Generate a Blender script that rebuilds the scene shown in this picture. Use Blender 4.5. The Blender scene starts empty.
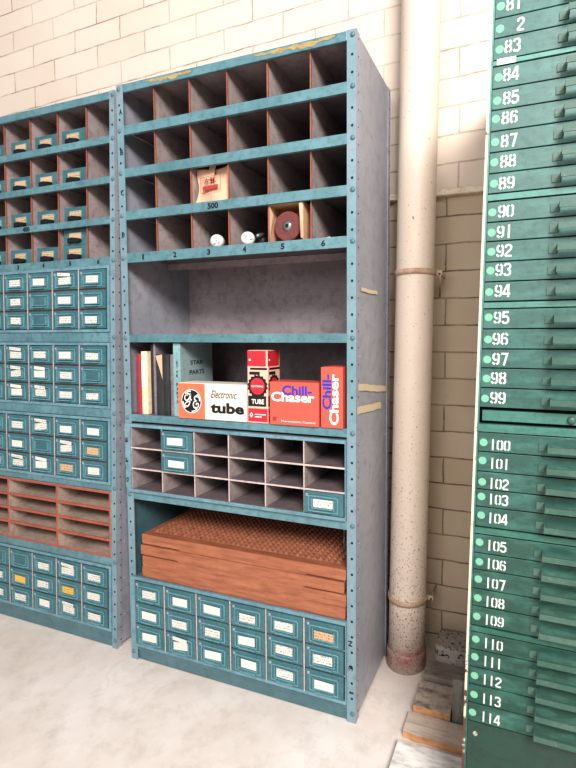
import bpy, bmesh, math, random
from mathutils import Vector, Matrix
random.seed(7)
scene = bpy.context.scene
COL = scene.collection
PI = math.pi

# ------------------------------------------------------------------ materials
def srgb(h):
    h = h.lstrip('#')
    out = []
    for k in (0, 2, 4):
        c = int(h[k:k+2], 16) / 255
        out.append(c/12.92 if c <= 0.04045 else ((c+0.055)/1.055)**2.4)
    return tuple(out) + (1.0,)

class NT:
    def __init__(self, name):
        self.m = bpy.data.materials.new(name); self.m.use_nodes = True
        self.t = self.m.node_tree; self.t.nodes.clear()
        self.out = self.t.nodes.new('ShaderNodeOutputMaterial')
        self.b = self.t.nodes.new('ShaderNodeBsdfPrincipled')
        self.t.links.new(self.b.outputs[0], self.out.inputs[0])
        self.tc = self.t.nodes.new('ShaderNodeTexCoord')
        self.geo = self.t.nodes.new('ShaderNodeNewGeometry')
    def n(self, typ, **kw):
        nd = self.t.nodes.new(typ)
        for k, v in kw.items(): setattr(nd, k, v)
        return nd
    def l(self, a, b): self.t.links.new(a, b)
    def mapping(self, src, scale=(1,1,1), loc=(0,0,0), rot=(0,0,0)):
        mp = self.n('ShaderNodeMapping'); self.l(src, mp.inputs['Vector'])
        mp.inputs['Scale'].default_value = scale; mp.inputs['Location'].default_value = loc
        mp.inputs['Rotation'].default_value = rot
        return mp.outputs[0]
    def noise(self, vec, scale, detail=4, rough=0.55):
        nz = self.n('ShaderNodeTexNoise'); self.l(vec, nz.inputs['Vector'])
        nz.inputs['Scale'].default_value = scale; nz.inputs['Detail'].default_value = detail
        nz.inputs['Roughness'].default_value = rough
        return nz.outputs[0]
    def ramp(self, fac, stops):
        r = self.n('ShaderNodeValToRGB'); self.l(fac, r.inputs[0])
        e = r.color_ramp.elements
        while len(e) < len(stops): e.new(0.5)
        for k, (p, c) in enumerate(stops):
            e[k].position = p; e[k].color = c if len(c) == 4 else tuple(c) + (1,)
        return r.outputs[0]
    def step(self, fac, a, b):
        return self.ramp(fac, [(a, (0,0,0,1)), (b, (1,1,1,1))])
    def mix(self, fac, a, b, mode='MIX'):
        m = self.n('ShaderNodeMix', data_type='RGBA', blend_type=mode)
        if hasattr(fac, 'node'): self.l(fac, m.inputs[0])
        else: m.inputs[0].default_value = fac
        for v, s in ((a, m.inputs[6]), (b, m.inputs[7])):
            if hasattr(v, 'node'): self.l(v, s)
            else: s.default_value = v
        return m.outputs[2]
    def math(self, op, a, b=None):
        m = self.n('ShaderNodeMath', operation=op)
        for v, s in ((a, m.inputs[0]), (b, m.inputs[1])):
            if v is None: continue
            if hasattr(v, 'node'): self.l(v, s)
            else: s.default_value = v
        return m.outputs[0]
    def bump(self, h, strength=0.3, dist=0.002):
        b = self.n('ShaderNodeBump'); self.l(h, b.inputs['Height'])
        b.inputs['Strength'].default_value = strength; b.inputs['Distance'].default_value = dist
        self.l(b.outputs[0], self.b.inputs['Normal'])
    def done(self, color, rough=0.5, metal=0.0, spec=0.5):
        if hasattr(color, 'node'): self.l(color, self.b.inputs['Base Color'])
        else: self.b.inputs['Base Color'].default_value = color
        if hasattr(rough, 'node'): self.l(rough, self.b.inputs['Roughness'])
        else: self.b.inputs['Roughness'].default_value = rough
        self.b.inputs['Metallic'].default_value = metal
        self.b.inputs['Specular IOR Level'].default_value = spec
        return self.m

def flat(name, c, rough=0.6, metal=0.0):
    t = NT(name)
    nz = t.noise(t.geo.outputs['Position'], 60, 3)
    c = srgb(c)
    col = t.mix(t.math('MULTIPLY', nz, 0.35), c, tuple(x*0.7 for x in c[:3]) + (1,))
    return t.done(col, rough, metal)

def paint(name, c1, c2, wear='#6b4a35', wear_amt=0.5, rough=0.42, scale=9, stretch=(1,1,1), speck=True):
    """old enamel on sheet metal: two tones clouded together, grime, chips"""
    t = NT(name); P = t.mapping(t.geo.outputs['Position'], stretch)
    a = t.noise(P, scale, 5, 0.6)
    col = t.mix(t.step(a, 0.35, 0.68), srgb(c1), srgb(c2))
    g = t.noise(P, scale*6, 5, 0.7)
    d = tuple(x*0.62 for x in srgb(c2)[:3]) + (1,)
    col = t.mix(t.math('MULTIPLY', t.step(g, 0.48, 0.66), 0.6), col, d)
    st = t.noise(t.mapping(t.geo.outputs['Position'], (5, 5, 60)), 2.0, 6, 0.75)
    col = t.mix(t.math('MULTIPLY', t.step(st, 0.56, 0.68), 0.45), col, d)
    if speck:
        k = t.noise(P, scale*16, 3, 0.6)
        lo = 0.80 - 0.14*wear_amt
        col = t.mix(t.step(k, lo, lo+0.03), col, srgb(wear))
        k2 = t.noise(P, scale*2.6, 6, 0.8)
        col = t.mix(t.math('MULTIPLY', t.step(k2, 0.61, 0.70), 0.6*wear_amt), col, srgb(wear))
    t.bump(g, 0.12, 0.001)
    return t.done(col, rough)

M = {}
M['teal'] = paint('teal_enamel', '#678c94', '#54777f', '#4a4440', 0.6, 0.38, 7)
M['teal_post'] = paint('teal_post_enamel', '#6a8d95', '#84949f', '#4a4a4a', 0.4, 0.4, 4)
M['teal_dark'] = paint('teal_drawer_enamel', '#3d646b', '#4a737b', '#6a5448', 0.4, 0.4, 14)
M['rim'] = paint('pale_blue_rim_enamel', '#7699a5', '#618591', '#4c5a60', 0.5, 0.4, 8)
M['holder'] = paint('teal_holder_enamel', '#6f9ba4', '#5c8a93', '#6a5a4a', 0.3, 0.35, 20)
M['base'] = paint('teal_base_enamel', '#4a6970', '#58777e', '#5c4a3e', 0.9, 0.45, 9)
M['lav'] = paint('lavender_grey_enamel', '#95979f', '#a1a1a8', '#6b625c', 0.35, 0.4, 4)
M['shade'] = paint('dim_shelf_sheet', '#776c70', '#6a6064', '#5a4032', 0.35, 0.6, 5)  # sheet colour darkened to carry the shade inside the bins
M['mauve'] = paint('mauve_grey_enamel', '#a79b9d', '#978b8e', '#7a5236', 0.35, 0.5, 5)
M['divider'] = paint('stained_divider_enamel', '#a89b99', '#978a88', '#8a5f3a', 0.9, 0.5, 6)
M['orange'] = paint('orange_primer_edge', '#a0604e', '#8e5648', '#6f6058', 0.6, 0.5, 20)
M['orange_rack'] = paint('red_orange_rack_paint', '#a85e4c', '#985242', '#7d6a5c', 0.5, 0.45, 12)
M['cell'] = paint('shaded_mauve_cell_metal', '#74676a', '#65595c', '#7c5440', 0.9, 0.55, 10)  # mauve darkened, the shade deep in the cells put into the colour
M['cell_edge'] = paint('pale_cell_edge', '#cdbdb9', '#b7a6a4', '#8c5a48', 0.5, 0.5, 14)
M['rackin'] = paint('rack_shelf_metal', '#b5a294', '#9c8a80', '#7c5a48', 0.5, 0.5, 10)
M['hole'] = flat('dark_hole', '#0c1216', 0.8)
M['black'] = flat('black_print', '#171718', 0.6)
M['steel'] = flat('dull_steel', '#8a9298', 0.35, 0.7)
M['bolt'] = flat('painted_bolt', '#56777f', 0.45, 0.0)
M['residue'] = paint('dried_tape_residue', '#ab9668', '#968058', '#5c4a30', 0.6, 0.8, 30)
M['tape'] = flat('old_masking_tape', '#d5c3a6', 0.7)
M['scratch'] = flat('white_scratch', '#e6e2dc', 0.7)

def card_mat(name, c, ink='#3a3a3c', amt=1.0):
    t = NT(name)
    oi = t.n('ShaderNodeObjectInfo')
    off = t.n('ShaderNodeVectorMath', operation='ADD')
    t.l(t.tc.outputs['Object'], off.inputs[0])
    cb = t.n('ShaderNodeCombineXYZ')
    t.l(t.math('MULTIPLY', oi.outputs['Random'], 37.0), cb.inputs[0]); t.l(t.math('MULTIPLY', oi.outputs['Random'], 3.7), cb.inputs[1])
    t.l(cb.outputs[0], off.inputs[1])
    v = t.mapping(off.outputs[0], (900, 1, 170))
    s = t.step(t.noise(v, 1.0, 2, 0.5), 0.53, 0.57)
    # writing only inside a band of the card and on some of the cards
    band = t.n('ShaderNodeSeparateXYZ'); t.l(t.tc.outputs['Object'], band.inputs[0])
    w = t.n('ShaderNodeTexWave'); w.wave_type = 'BANDS'; w.bands_direction = 'Z'
    t.l(t.tc.outputs['Object'], w.inputs['Vector']); w.inputs['Scale'].default_value = 34
    ln = t.step(w.outputs[1], 0.35, 0.55)
    some = t.step(oi.outputs['Random'], 0.28, 0.32)
    f = t.math('MULTIPLY', t.math('MULTIPLY', s, ln), t.math('MULTIPLY', some, amt*0.9))
    dirt = t.noise(off.outputs[0], 30, 3)
    col = t.mix(t.math('MULTIPLY', dirt, 0.25), srgb(c), srgb('#cbb9a2'))
    col = t.mix(f, col, srgb(ink))
    return t.done(col, 0.8)
M['card'] = card_mat('white_card', '#d6d3cc')
M['card_blank'] = card_mat('blank_white_card', '#d6d3cc', amt=0.0)
M['card_yellow'] = card_mat('yellow_card', '#d6ac3a')
M['card_tan'] = card_mat('tan_card', '#c3a17c')

def box_print(name, c, c2=None, rough=0.55):
    t = NT(name); nz = t.noise(t.geo.outputs['Position'], 40, 5, 0.7)
    col = t.mix(t.math('MULTIPLY', t.step(nz, 0.5, 0.75), 0.4), srgb(c), srgb(c2 or '#b9a99a'))
    return t.done(col, rough)
M['coral'] = box_print('coral_carton', '#c95a4c', '#a85448')
M['orange_print'] = box_print('orange_print', '#dc7052', '#d08870')
M['cream_print'] = box_print('cream_carton', '#dcd4c8', '#c9b8a4')
M['red_print'] = box_print('red_print', '#c02c3a', '#a02c38')
M['pink_print'] = box_print('faded_pink_carton', '#e6b7a4', '#c98f80')
M['blue_ink'] = flat('blue_ink', '#2a3bb0', 0.6)
M['white_ink'] = flat('white_ink', '#f6efe9', 0.6)
M['red_ink'] = flat('red_ink', '#a63a3a', 0.6)
M['kraft'] = box_print('kraft_card', '#c9a083', '#9c7458')
M['bag'] = box_print('pale_kraft_paper', '#cfae92', '#a57f62')
M['binder'] = paint('pale_teal_binder_cloth', '#849799', '#90a2a2', '#5f7472', 0.3, 0.7, 12)
M['binder_spine'] = paint('aqua_binder_spine', '#86abad', '#7a9fa2', '#5f7472', 0.3, 0.7, 16)
M['book_red'] = paint('faded_red_cloth', '#a8323f', '#96303a', '#5c2a2a', 0.3, 0.75, 20)
M['book_cream'] = paint('worn_cream_spine', '#e6c9a0', '#f0ddc0', '#8c5a34', 0.9, 0.75, 9)
M['book_dark'] = paint('dark_brown_cloth', '#33282a', '#3f3334', '#1a1414', 0.3, 0.75, 15)
M['book_grey'] = paint('grey_cloth', '#7f7a80', '#6c686e', '#3a3638', 0.3, 0.75, 15)
M['book_black'] = paint('black_cloth', '#2a2a2c', '#38383a', '#6a6560', 0.5, 0.75, 20)
M['book_brown'] = paint('tan_brown_leather', '#b98a68', '#9c6f52', '#5c3a28', 0.5, 0.65, 16)
M['pages'] = flat('yellowed_pages', '#d8c4a2', 0.9)
M['white_cap'] = box_print('white_card_cap', '#d4d0ca', '#c9c0b8')
M['abrasive'] = paint('red_brown_abrasive', '#764440', '#683a38', '#4c2c2c', 0.3, 0.9, 40)

def wood(name, c1, c2, c3, scale=(3, 30, 30), rough=0.5):
    t = NT(name); v = t.mapping(t.geo.outputs['Position'], scale)
    a = t.noise(v, 2.2, 6, 0.65)
    col = t.ramp(a, [(0.28, srgb(c3)), (0.5, srgb(c1)), (0.72, srgb(c2))])
    b = t.noise(t.geo.outputs['Position'], 14, 5, 0.7)
    col = t.mix(t.math('MULTIPLY', t.step(b, 0.55, 0.72), 0.45), col, srgb(c3))
    t.bump(a, 0.2, 0.001)
    return t.done(col, rough)
M['tray'] = wood('reddish_varnished_wood', '#9c6248', '#ac7256', '#7c4c36', (4, 30, 30), 0.45)
M['tray_top'] = wood('reddish_tray_pockets', '#8f5a44', '#a06852', '#74462f', (20, 20, 20), 0.6)
M['plank_white'] = wood('whitewashed_board', '#e2ddd8', '#f2efec', '#a8a098', (6, 22, 22), 0.75)
M['plank'] = wood('pale_pine_board', '#cdbcae', '#ddcdc0', '#a08c7c', (5, 30, 30), 0.75)
M['plank_edge'] = wood('raw_orange_pine_edge', '#c79a72', '#d8ab80', '#9c7048', (5, 30, 30), 0.75)
M['plank_spot'] = wood('mouldy_grey_board', '#b4a598', '#c9bbae', '#4c443e', (9, 14, 14), 0.8)
M['plank_dark'] = wood('darker_grey_board', '#8c8078', '#9c9088', '#5c524c', (5, 20, 20), 0.8)  # darker grey than the boards in front
M['plank_green'] = wood('grey_green_board', '#8a8a80', '#7c7c74', '#5a5850', (20, 20, 4), 0.8)
M['stone'] = paint('spattered_concrete', '#b5aca4', '#a0978f', '#2f2a28', 1.6, 0.9, 5)

def green_mat(name, lo, hi, wear_amt):
    t = NT(name); P = t.geo.outputs['Position']
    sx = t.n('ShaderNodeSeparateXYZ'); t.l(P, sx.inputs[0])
    f = t.step(t.math('MULTIPLY', sx.outputs[2], 0.5), 0.25, 0.9)      # paler towards the top: light glare put into the enamel colour
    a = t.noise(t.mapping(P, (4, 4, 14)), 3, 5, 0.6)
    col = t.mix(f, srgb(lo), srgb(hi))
    col = t.mix(t.math('MULTIPLY', t.step(a, 0.45, 0.75), 0.4), col, srgb('#5a948a'))
    b = t.noise(P, 60, 4, 0.7)
    col = t.mix(t.math('MULTIPLY', t.step(b, 0.5, 0.7), 0.4), col, tuple(x*0.6 for x in srgb(lo)[:3]) + (1,))
    c = t.noise(P, 7, 6, 0.8)
    col = t.mix(t.math('MULTIPLY', t.step(c, 0.66, 0.76), wear_amt), col, srgb('#8a9488'))
    t.bump(b, 0.1, 0.001)
    return t.done(col, 0.4)
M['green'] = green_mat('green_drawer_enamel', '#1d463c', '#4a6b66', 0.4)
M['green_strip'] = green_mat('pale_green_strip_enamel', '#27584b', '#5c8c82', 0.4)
M['green_rust'] = paint('rusted_green_enamel', '#24463c', '#2f3e38', '#4a3430', 1.0, 0.6, 4)
M['green_handle'] = paint('worn_green_handle', '#33584d', '#4f6a60', '#8a6a62', 0.9, 0.45, 12)
def edge_mat():
    t = NT('chipped_cream_edge'); P = t.geo.outputs['Position']
    sx = t.n('ShaderNodeSeparateXYZ'); t.l(P, sx.inputs[0])
    a = t.noise(P, 26, 5, 0.75)
    low = t.ramp(sx.outputs[2], [(0.12, (1,1,1)), (0.42, (0.0,0.0,0.0))])
    f = t.step(t.math('ADD', a, t.math('MULTIPLY', low, 0.34)), 0.60, 0.66)
    col = t.mix(f, srgb('#cfc7b2'), srgb('#5c3a30'))
    return t.done(col, 0.6)
M['cream_edge'] = edge_mat()
M['dot'] = flat('mint_dot', '#76b096', 0.7)
M['number'] = flat('white_stencil', '#c9cdc7', 0.7)

def pipe_mat():
    t = NT('flaking_cream_pipe_paint'); P = t.geo.outputs['Position']
    sx = t.n('ShaderNodeSeparateXYZ'); t.l(P, sx.inputs[0]); z = sx.outputs[2]
    a = t.noise(P, 6, 4, 0.6)
    col = t.mix(a, srgb('#dccdbf'), srgb('#cfbfb0'))
    low = t.ramp(z, [(0.0, (1,1,1)), (0.5, (0.45,0.45,0.45)), (0.9, (0.1,0.1,0.1)), (1.0, (0,0,0))])
    k = t.noise(t.mapping(P, (1,1,0.8)), 170, 3, 0.6)
    thr = t.math('ADD', k, t.math('MULTIPLY', low, 0.11))
    col = t.mix(t.math('MULTIPLY', t.step(thr, 0.66, 0.70), 0.85), col, srgb('#6a4a3a'))
    k2 = t.noise(t.mapping(P, (1,1,0.45)), 34, 4, 0.7)
    col = t.mix(t.math('MULTIPLY', t.step(k2, 0.70, 0.73), 0.8), col, srgb('#7a5a48'))
    grime = t.math('MULTIPLY', t.step(t.math('ADD', t.math('MULTIPLY', z, -2.6), t.math('ADD', 0.62, t.math('MULTIPLY', a, 0.6))), 0.25, 0.9), 0.75)
    col = t.mix(grime, col, srgb('#6e5c54'))
    band = t.math('MULTIPLY', t.step(t.math('SUBTRACT', 1.0, z), 0.905, 0.93), t.step(z, 0.018, 0.03))
    col = t.mix(t.math('MULTIPLY', t.math('MULTIPLY', band, t.step(t.noise(P, 18, 4, 0.7), 0.35, 0.6)), 0.8), col, srgb('#8a3a3c'))
    t.bump(k, 0.25, 0.002)
    return t.done(col, 0.5)
M['pipe'] = pipe_mat()
M['clamp'] = paint('painted_iron_clamp', '#c9b09a', '#a88870', '#5a3c2c', 0.9, 0.5, 25)

def brick_mat(name, c, c2, mortar, stain, tilt, locz, locx, patch):
    t = NT(name); P = t.geo.outputs['Position']
    sx = t.n('ShaderNodeSeparateXYZ'); t.l(P, sx.inputs[0])
    cb = t.n('ShaderNodeCombineXYZ')
    t.l(sx.outputs[0], cb.inputs[0])
    zt = t.math('SUBTRACT', sx.outputs[2], t.math('MULTIPLY', t.math('ADD', sx.outputs[0], 0.56), tilt))
    t.l(zt, cb.inputs[1])
    wob = t.noise(P, 9, 3)
    v = t.mapping(cb.outputs[0], (1,1,1), (locx, locz, 0))
    va = t.n('ShaderNodeVectorMath', operation='ADD'); t.l(v, va.inputs[0])
    w3 = t.n('ShaderNodeCombineXYZ')
    wv = t.math('MULTIPLY', t.math('SUBTRACT', wob, 0.5), 0.012)
    t.l(wv, w3.inputs[0]); t.l(wv, w3.inputs[1]); t.l(w3.outputs[0], va.inputs[1])
    br = t.n('ShaderNodeTexBrick'); t.l(va.outputs[0], br.inputs['Vector'])
    br.offset = 0.5; br.offset_frequency = 2; br.squash = 1.0
    br.inputs['Scale'].default_value = 1.0
    br.inputs['Brick Width'].default_value = 0.285; br.inputs['Row Height'].default_value = 0.1012
    br.inputs['Mortar Size'].default_value = 0.0035; br.inputs['Mortar Smooth'].default_value = 0.35
    br.inputs['Color1'].default_value = srgb(c); br.inputs['Color2'].default_value = srgb(c2)
    br.inputs['Mortar'].default_value = srgb(mortar)
    big = t.noise(P, 2.3, 5, 0.6)
    col = t.mix(t.math('MULTIPLY', t.step(big, 0.42, 0.7), 0.5), br.outputs['Color'], srgb(patch))
    chips = t.noise(t.mapping(P, (6, 6, 26)), 2.4, 6, 0.8)
    edge = t.step(t.noise(P, 30, 4, 0.6), 0.5, 0.56)
    col = t.mix(t.math('MULTIPLY', t.math('MULTIPLY', t.step(chips, 0.68, 0.73), edge), 0.55), col, srgb(stain))
    # joints open up dark here and there
    gaps = t.math('MULTIPLY', br.outputs['Fac'], t.step(t.noise(P, 8, 5, 0.7), 0.46, 0.62))
    col = t.mix(t.math('MULTIPLY', gaps, 0.75), col, srgb(stain))
    fine = t.noise(P, 120, 4, 0.7)
    pits = t.step(t.noise(P, 75, 2, 0.5), 0.76, 0.79)
    col = t.mix(t.math('MULTIPLY', pits, 0.6), col, srgb(stain))
    h = t.math('ADD', t.math('MULTIPLY', t.math('SUBTRACT', 1.0, br.outputs['Fac']), 1.0), t.math('MULTIPLY', fine, 0.16))
    t.bump(h, 0.5, 0.004)
    return t.done(col, 0.6)
# one joint at z=2.4245, x=-0.841 in the course above it
M['brick_up'] = brick_mat('cream_painted_brick', '#d8cabd', '#d2c3b5', '#bcac9e', '#9a7460', 0.030, -2.4245+0.1012*30, 0.841+0.285*8-0.1425*0, '#ddd1c5')
M['brick_low'] = brick_mat('tan_lower_brick', '#c3b29c', '#b8a68e', '#8e7c68', '#5c4634', 0.0, -0.0633+0.1012*1, 0.03, '#cdbfaa')  # darker tan tone below the ledge
M['ledge'] = paint('cream_ledge_paint', '#e6dac8', '#dccdb8', '#8a6a54', 0.7, 0.6, 8)

def floor_mat():
    t = NT('worn_painted_concrete'); P = t.geo.outputs['Position']
    a = t.noise(P, 1.7, 6, 0.65)
    col = t.ramp(a, [(0.3, srgb('#ccbdb3')), (0.5, srgb('#dcd0c8')), (0.7, srgb('#e8e0da'))])
    b = t.noise(P, 11, 6, 0.75)
    col = t.mix(t.math('MULTIPLY', t.step(b, 0.48, 0.72), 0.45), col, srgb('#b5a598'))
    v = t.n('ShaderNodeTexVoronoi', feature='DISTANCE_TO_EDGE'); 
    wob = t.n('ShaderNodeVectorMath', operation='ADD'); t.l(P, wob.inputs[0])
    nz = t.n('ShaderNodeTexNoise'); t.l(P, nz.inputs['Vector']); nz.inputs['Scale'].default_value = 5
    sc = t.n('ShaderNodeVectorMath', operation='SCALE'); t.l(nz.outputs[1], sc.inputs[0]); sc.inputs['Scale'].default_value = 0.35
    t.l(sc.outputs[0], wob.inputs[1]); t.l(wob.outputs[0], v.inputs['Vector']); v.inputs['Scale'].default_value = 1.3
    crack = t.math('SUBTRACT', 1.0, t.step(v.outputs[0], 0.0, 0.006))
    col = t.mix(t.math('MULTIPLY', t.math('MULTIPLY', crack, t.step(nz.outputs[0], 0.5, 0.6)), 0.22), col, srgb('#9c8c80'))
    sp = t.step(t.noise(P, 70, 3, 0.6), 0.70, 0.76)
    col = t.mix(t.math('MULTIPLY', sp, 0.45), col, srgb('#7c6c60'))
    t.bump(b, 0.15, 0.002)
    return t.done(col, 0.55)
M['floor'] = floor_mat()

# ------------------------------------------------------------------ mesh building
def link(o, parent=None):
    COL.objects.link(o)
    if parent is not None: o.parent = parent
    return o

_text_cache = {}
def text_polys(s, bold=0.0, shear=0.0):
    """built-in lettering as (verts, faces) normalised to its own bounding box"""
    key = (s, bold, shear)
    if key in _text_cache: return _text_cache[key]
    cu = bpy.data.curves.new('lettering_source', 'FONT'); cu.body = s; cu.offset = bold; cu.shear = shear; cu.resolution_u = 3
    o = bpy.data.objects.new('lettering_source', cu); COL.objects.link(o)
    dg = bpy.context.evaluated_depsgraph_get()
    me = bpy.data.meshes.new_from_object(o.evaluated_get(dg))
    vs = [(v.co.x, v.co.y) for v in me.vertices]; fs = [tuple(p.vertices) for p in me.polygons]
    bpy.data.objects.remove(o); bpy.data.curves.remove(cu); bpy.data.meshes.remove(me)
    x0 = min(v[0] for v in vs); x1 = max(v[0] for v in vs); y0 = min(v[1] for v in vs); y1 = max(v[1] for v in vs)
    r = ([((v[0]-x0)/(x1-x0), (v[1]-y0)/(y1-y0)) for v in vs], fs, (x1-x0)/(y1-y0))
    _text_cache[key] = r
    return r

class MB:
    def __init__(self, *mats):
        self.v = []; self.f = []; self.mi = []; self.mats = list(mats); self.sm = []
    def slot(self, m):
        if m is None: return 0
        if m not in self.mats: self.mats.append(m)
        return self.mats.index(m)
    def poly(self, pts, m=None, faces=None, smooth=False):
        b = len(self.v); self.v += [tuple(p) for p in pts]; k = self.slot(m)
        for f in (faces or [tuple(range(len(pts)))]):
            self.f.append(tuple(b+i for i in f)); self.mi.append(k); self.sm.append(smooth)
        return self
    def box(self, x0, x1, y0, y1, z0, z1, m=None, front=None):
        p = [(x0,y0,z0),(x1,y0,z0),(x1,y1,z0),(x0,y1,z0),(x0,y0,z1),(x1,y0,z1),(x1,y1,z1),(x0,y1,z1)]
        fs = [(3,2,1,0),(4,5,6,7),(1,2,6,5),(2,3,7,6),(3,0,4,7)]
        self.poly(p, m, fs)
        b = len(self.v)-8
        self.f.append(tuple(b+i for i in (0,1,5,4))); self.mi.append(self.slot(front if front else m)); self.sm.append(False)
        return self
    def prism(self, pts2, frame, depth, m=None):
        """polygon pts2 in (u,v), frame=(origin,u,v,n); extruded by depth along n"""
        o, u, w, n = [Vector(a) for a in frame]; k = len(pts2)
        a = [o+u*p[0]+w*p[1] for p in pts2]; c = [q+n*depth for q in a]
        fs = [tuple(range(k-1,-1,-1)), tuple(range(k, 2*k))] + [(i,(i+1)%k,k+(i+1)%k,k+i) for i in range(k)]
        return self.poly(a+c, m, fs)
    def disc(self, c, u, w, r, m=None, n=10, r2=None, smooth=False):
        c, u, w = Vector(c), Vector(u), Vector(w); r2 = r2 or r
        return self.poly([c+u*(r*math.cos(2*PI*i/n))+w*(r2*math.sin(2*PI*i/n)) for i in range(n)], m)
    def ring(self, c, u, w, r0, r1, m=None, n=24):
        c, u, w = Vector(c), Vector(u), Vector(w); p = []
        for r in (r0, r1): p += [c+u*(r*math.cos(2*PI*i/n))+w*(r*math.sin(2*PI*i/n)) for i in range(n)]
        return self.poly(p, m, [(i,(i+1)%n,n+(i+1)%n,n+i) for i in range(n)])
    def lathe(self, prof, c, axis, m=None, n=20, smooth=True):
        """prof = [(radius, height)], revolved about axis through c"""
        ax = Vector(axis).normalized(); t = Vector((0,0,1)) if abs(ax.z) < 0.9 else Vector((1,0,0))
        u = ax.cross(t).normalized(); w = ax.cross(u); c = Vector(c); p = []
        for r, h in prof:
            p += [c+ax*h+u*(r*math.cos(2*PI*i/n))+w*(r*math.sin(2*PI*i/n)) for i in range(n)]
        fs = [(j*n+i, j*n+(i+1)%n, (j+1)*n+(i+1)%n, (j+1)*n+i) for j in range(len(prof)-1) for i in range(n)]
        return self.poly(p, m, fs, smooth)
    def tube(self, pts, r, m=None, n=8):
        pts = [Vector(p) for p in pts]; P = []
        for k, p in enumerate(pts):
            d = (pts[min(k+1, len(pts)-1)] - pts[max(k-1, 0)]).normalized()
            t = Vector((0,0,1)) if abs(d.z) < 0.9 else Vector((1,0,0))
            u = d.cross(t).normalized(); w = d.cross(u)
            P += [p+u*(r*math.cos(2*PI*i/n))+w*(r*math.sin(2*PI*i/n)) for i in range(n)]
        L = len(pts)
        fs = [(j*n+i, j*n+(i+1)%n, (j+1)*n+(i+1)%n, (j+1)*n+i) for j in range(L-1) for i in range(n)]
        fs += [tuple(range(n-1,-1,-1)), tuple((L-1)*n+i for i in range(n))]
        return self.poly(P, m, fs, True)
    def text(self, s, o, u, w, width, height, m=None, bold=0.02, shear=0.0):
        """lettering filling width x height from its lower left corner o, along u and w"""
        vs, fs, asp = text_polys(s, bold, shear); o, u, w = Vector(o), Vector(u), Vector(w)
        if width is None: width = height*asp
        return self.poly([o+u*(a*width)+w*(b*height) for a, b in vs], m, fs)
    def stroke(self, pts, o, u, w, t, m=None, closed=False):
        """flat ribbon of thickness t along a 2-D polyline"""
        o, u, w = Vector(o), Vector(u), Vector(w); pts = [Vector((p[0], p[1])) for p in pts]; n = len(pts); P = []
        for i, p in enumerate(pts):
            a = pts[i-1] if (i or closed) else p; b = pts[(i+1) % n] if (i < n-1 or closed) else p
            d1 = (p-a).normalized() if (p-a).length > 1e-9 else (b-p).normalized()
            d2 = (b-p).normalized() if (b-p).length > 1e-9 else d1
            d = (d1+d2); d = d.normalized() if d.length > 1e-6 else d1
            k = Vector((-d.y, d.x)); c = max(0.5, k.dot(Vector((-d1.y, d1.x))))
            for s in (1, -1):
                q = p + k*(s*t/2/c); P.append(o+u*q.x+w*q.y)
        fs = [(2*i, 2*i+1, 2*((i+1)%n)+1, 2*((i+1)%n)) for i in range(n if closed else n-1)]
        return self.poly(P, m, fs)
    def build(self, name, parent=None, s=0.0, origin=(0,0,0), loc=None, bevel=0.0):
        """world coords, sheared x += s*z, stored relative to the (sheared) origin"""
        ox = origin[0]+s*origin[2]
        me = bpy.data.meshes.new(name)
        me.from_pydata([(x+s*z-ox, y-origin[1], z-origin[2]) for x, y, z in self.v], [], self.f)
        for m in self.mats: me.materials.append(m)
        me.polygons.foreach_set('material_index', self.mi); me.polygons.foreach_set('use_smooth', self.sm)
        me.update()
        o = bpy.data.objects.new(name, me); link(o, parent)
        if loc is not None: o.location = loc
        if bevel:
            b = o.modifiers.new('bevel', 'BEVEL'); b.width = bevel; b.segments = 2; b.limit_method = 'ANGLE'
        return o

def tag(o, label=None, cat=None, group=None, kind=None):
    if label: o['label'] = label
    if cat: o['category'] = cat
    if group: o['group'] = group
    if kind: o['kind'] = kind
    return o
def thing(name, label, cat, loc, group=None):
    o = bpy.data.objects.new(name, None); o.empty_display_size = 0.05; link(o); o.location = loc
    return tag(o, label, cat, group)
def copy_tree(o, parent=None):
    c = o.copy(); COL.objects.link(c); c.parent = parent
    for ch in list(o.children): copy_tree(ch, c)
    return c

X, Y, Z = (1,0,0), (0,1,0), (0,0,1)

# ------------------------------------------------------------------ the setting
o = MB(M['floor']).box(-4.5, 4.5, -5.0, 0.6, -0.05, 0.0).build('floor'); tag(o, kind='structure')
o = MB(M['brick_up']).box(-4.5, 4.5, 0.44, 0.62, 1.776, 3.6).build('wall_back'); tag(o, kind='structure')
o = MB(M['brick_low']).box(-4.5, 4.5, 0.458, 0.62, 0.0, 1.752).build('wall_back_lower'); tag(o, kind='structure')
lb = MB(M['ledge']).box(-4.5, 4.5, 0.428, 0.62, 1.7525, 1.7755)
o = lb.build('trim_1', bevel=0.004); tag(o, kind='structure')

# ------------------------------------------------------------------ steel shelving units
def holes(mb, x, y, z0, z1, face, skip=(), r=0.0042):
    z = z0
    while z < z1:
        if all(abs(z-k) > 0.02 for k in skip):
            if face == 'front': mb.disc((x, y, z), X, Z, r, M['hole'], 8)
            elif face == 'right': mb.disc((x, y, z), Y, Z, r, M['hole'], 8)
            else: mb.disc((x, y, z), (0,-1,0), Z, r, M['hole'], 8)
        z += 0.0508

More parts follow.
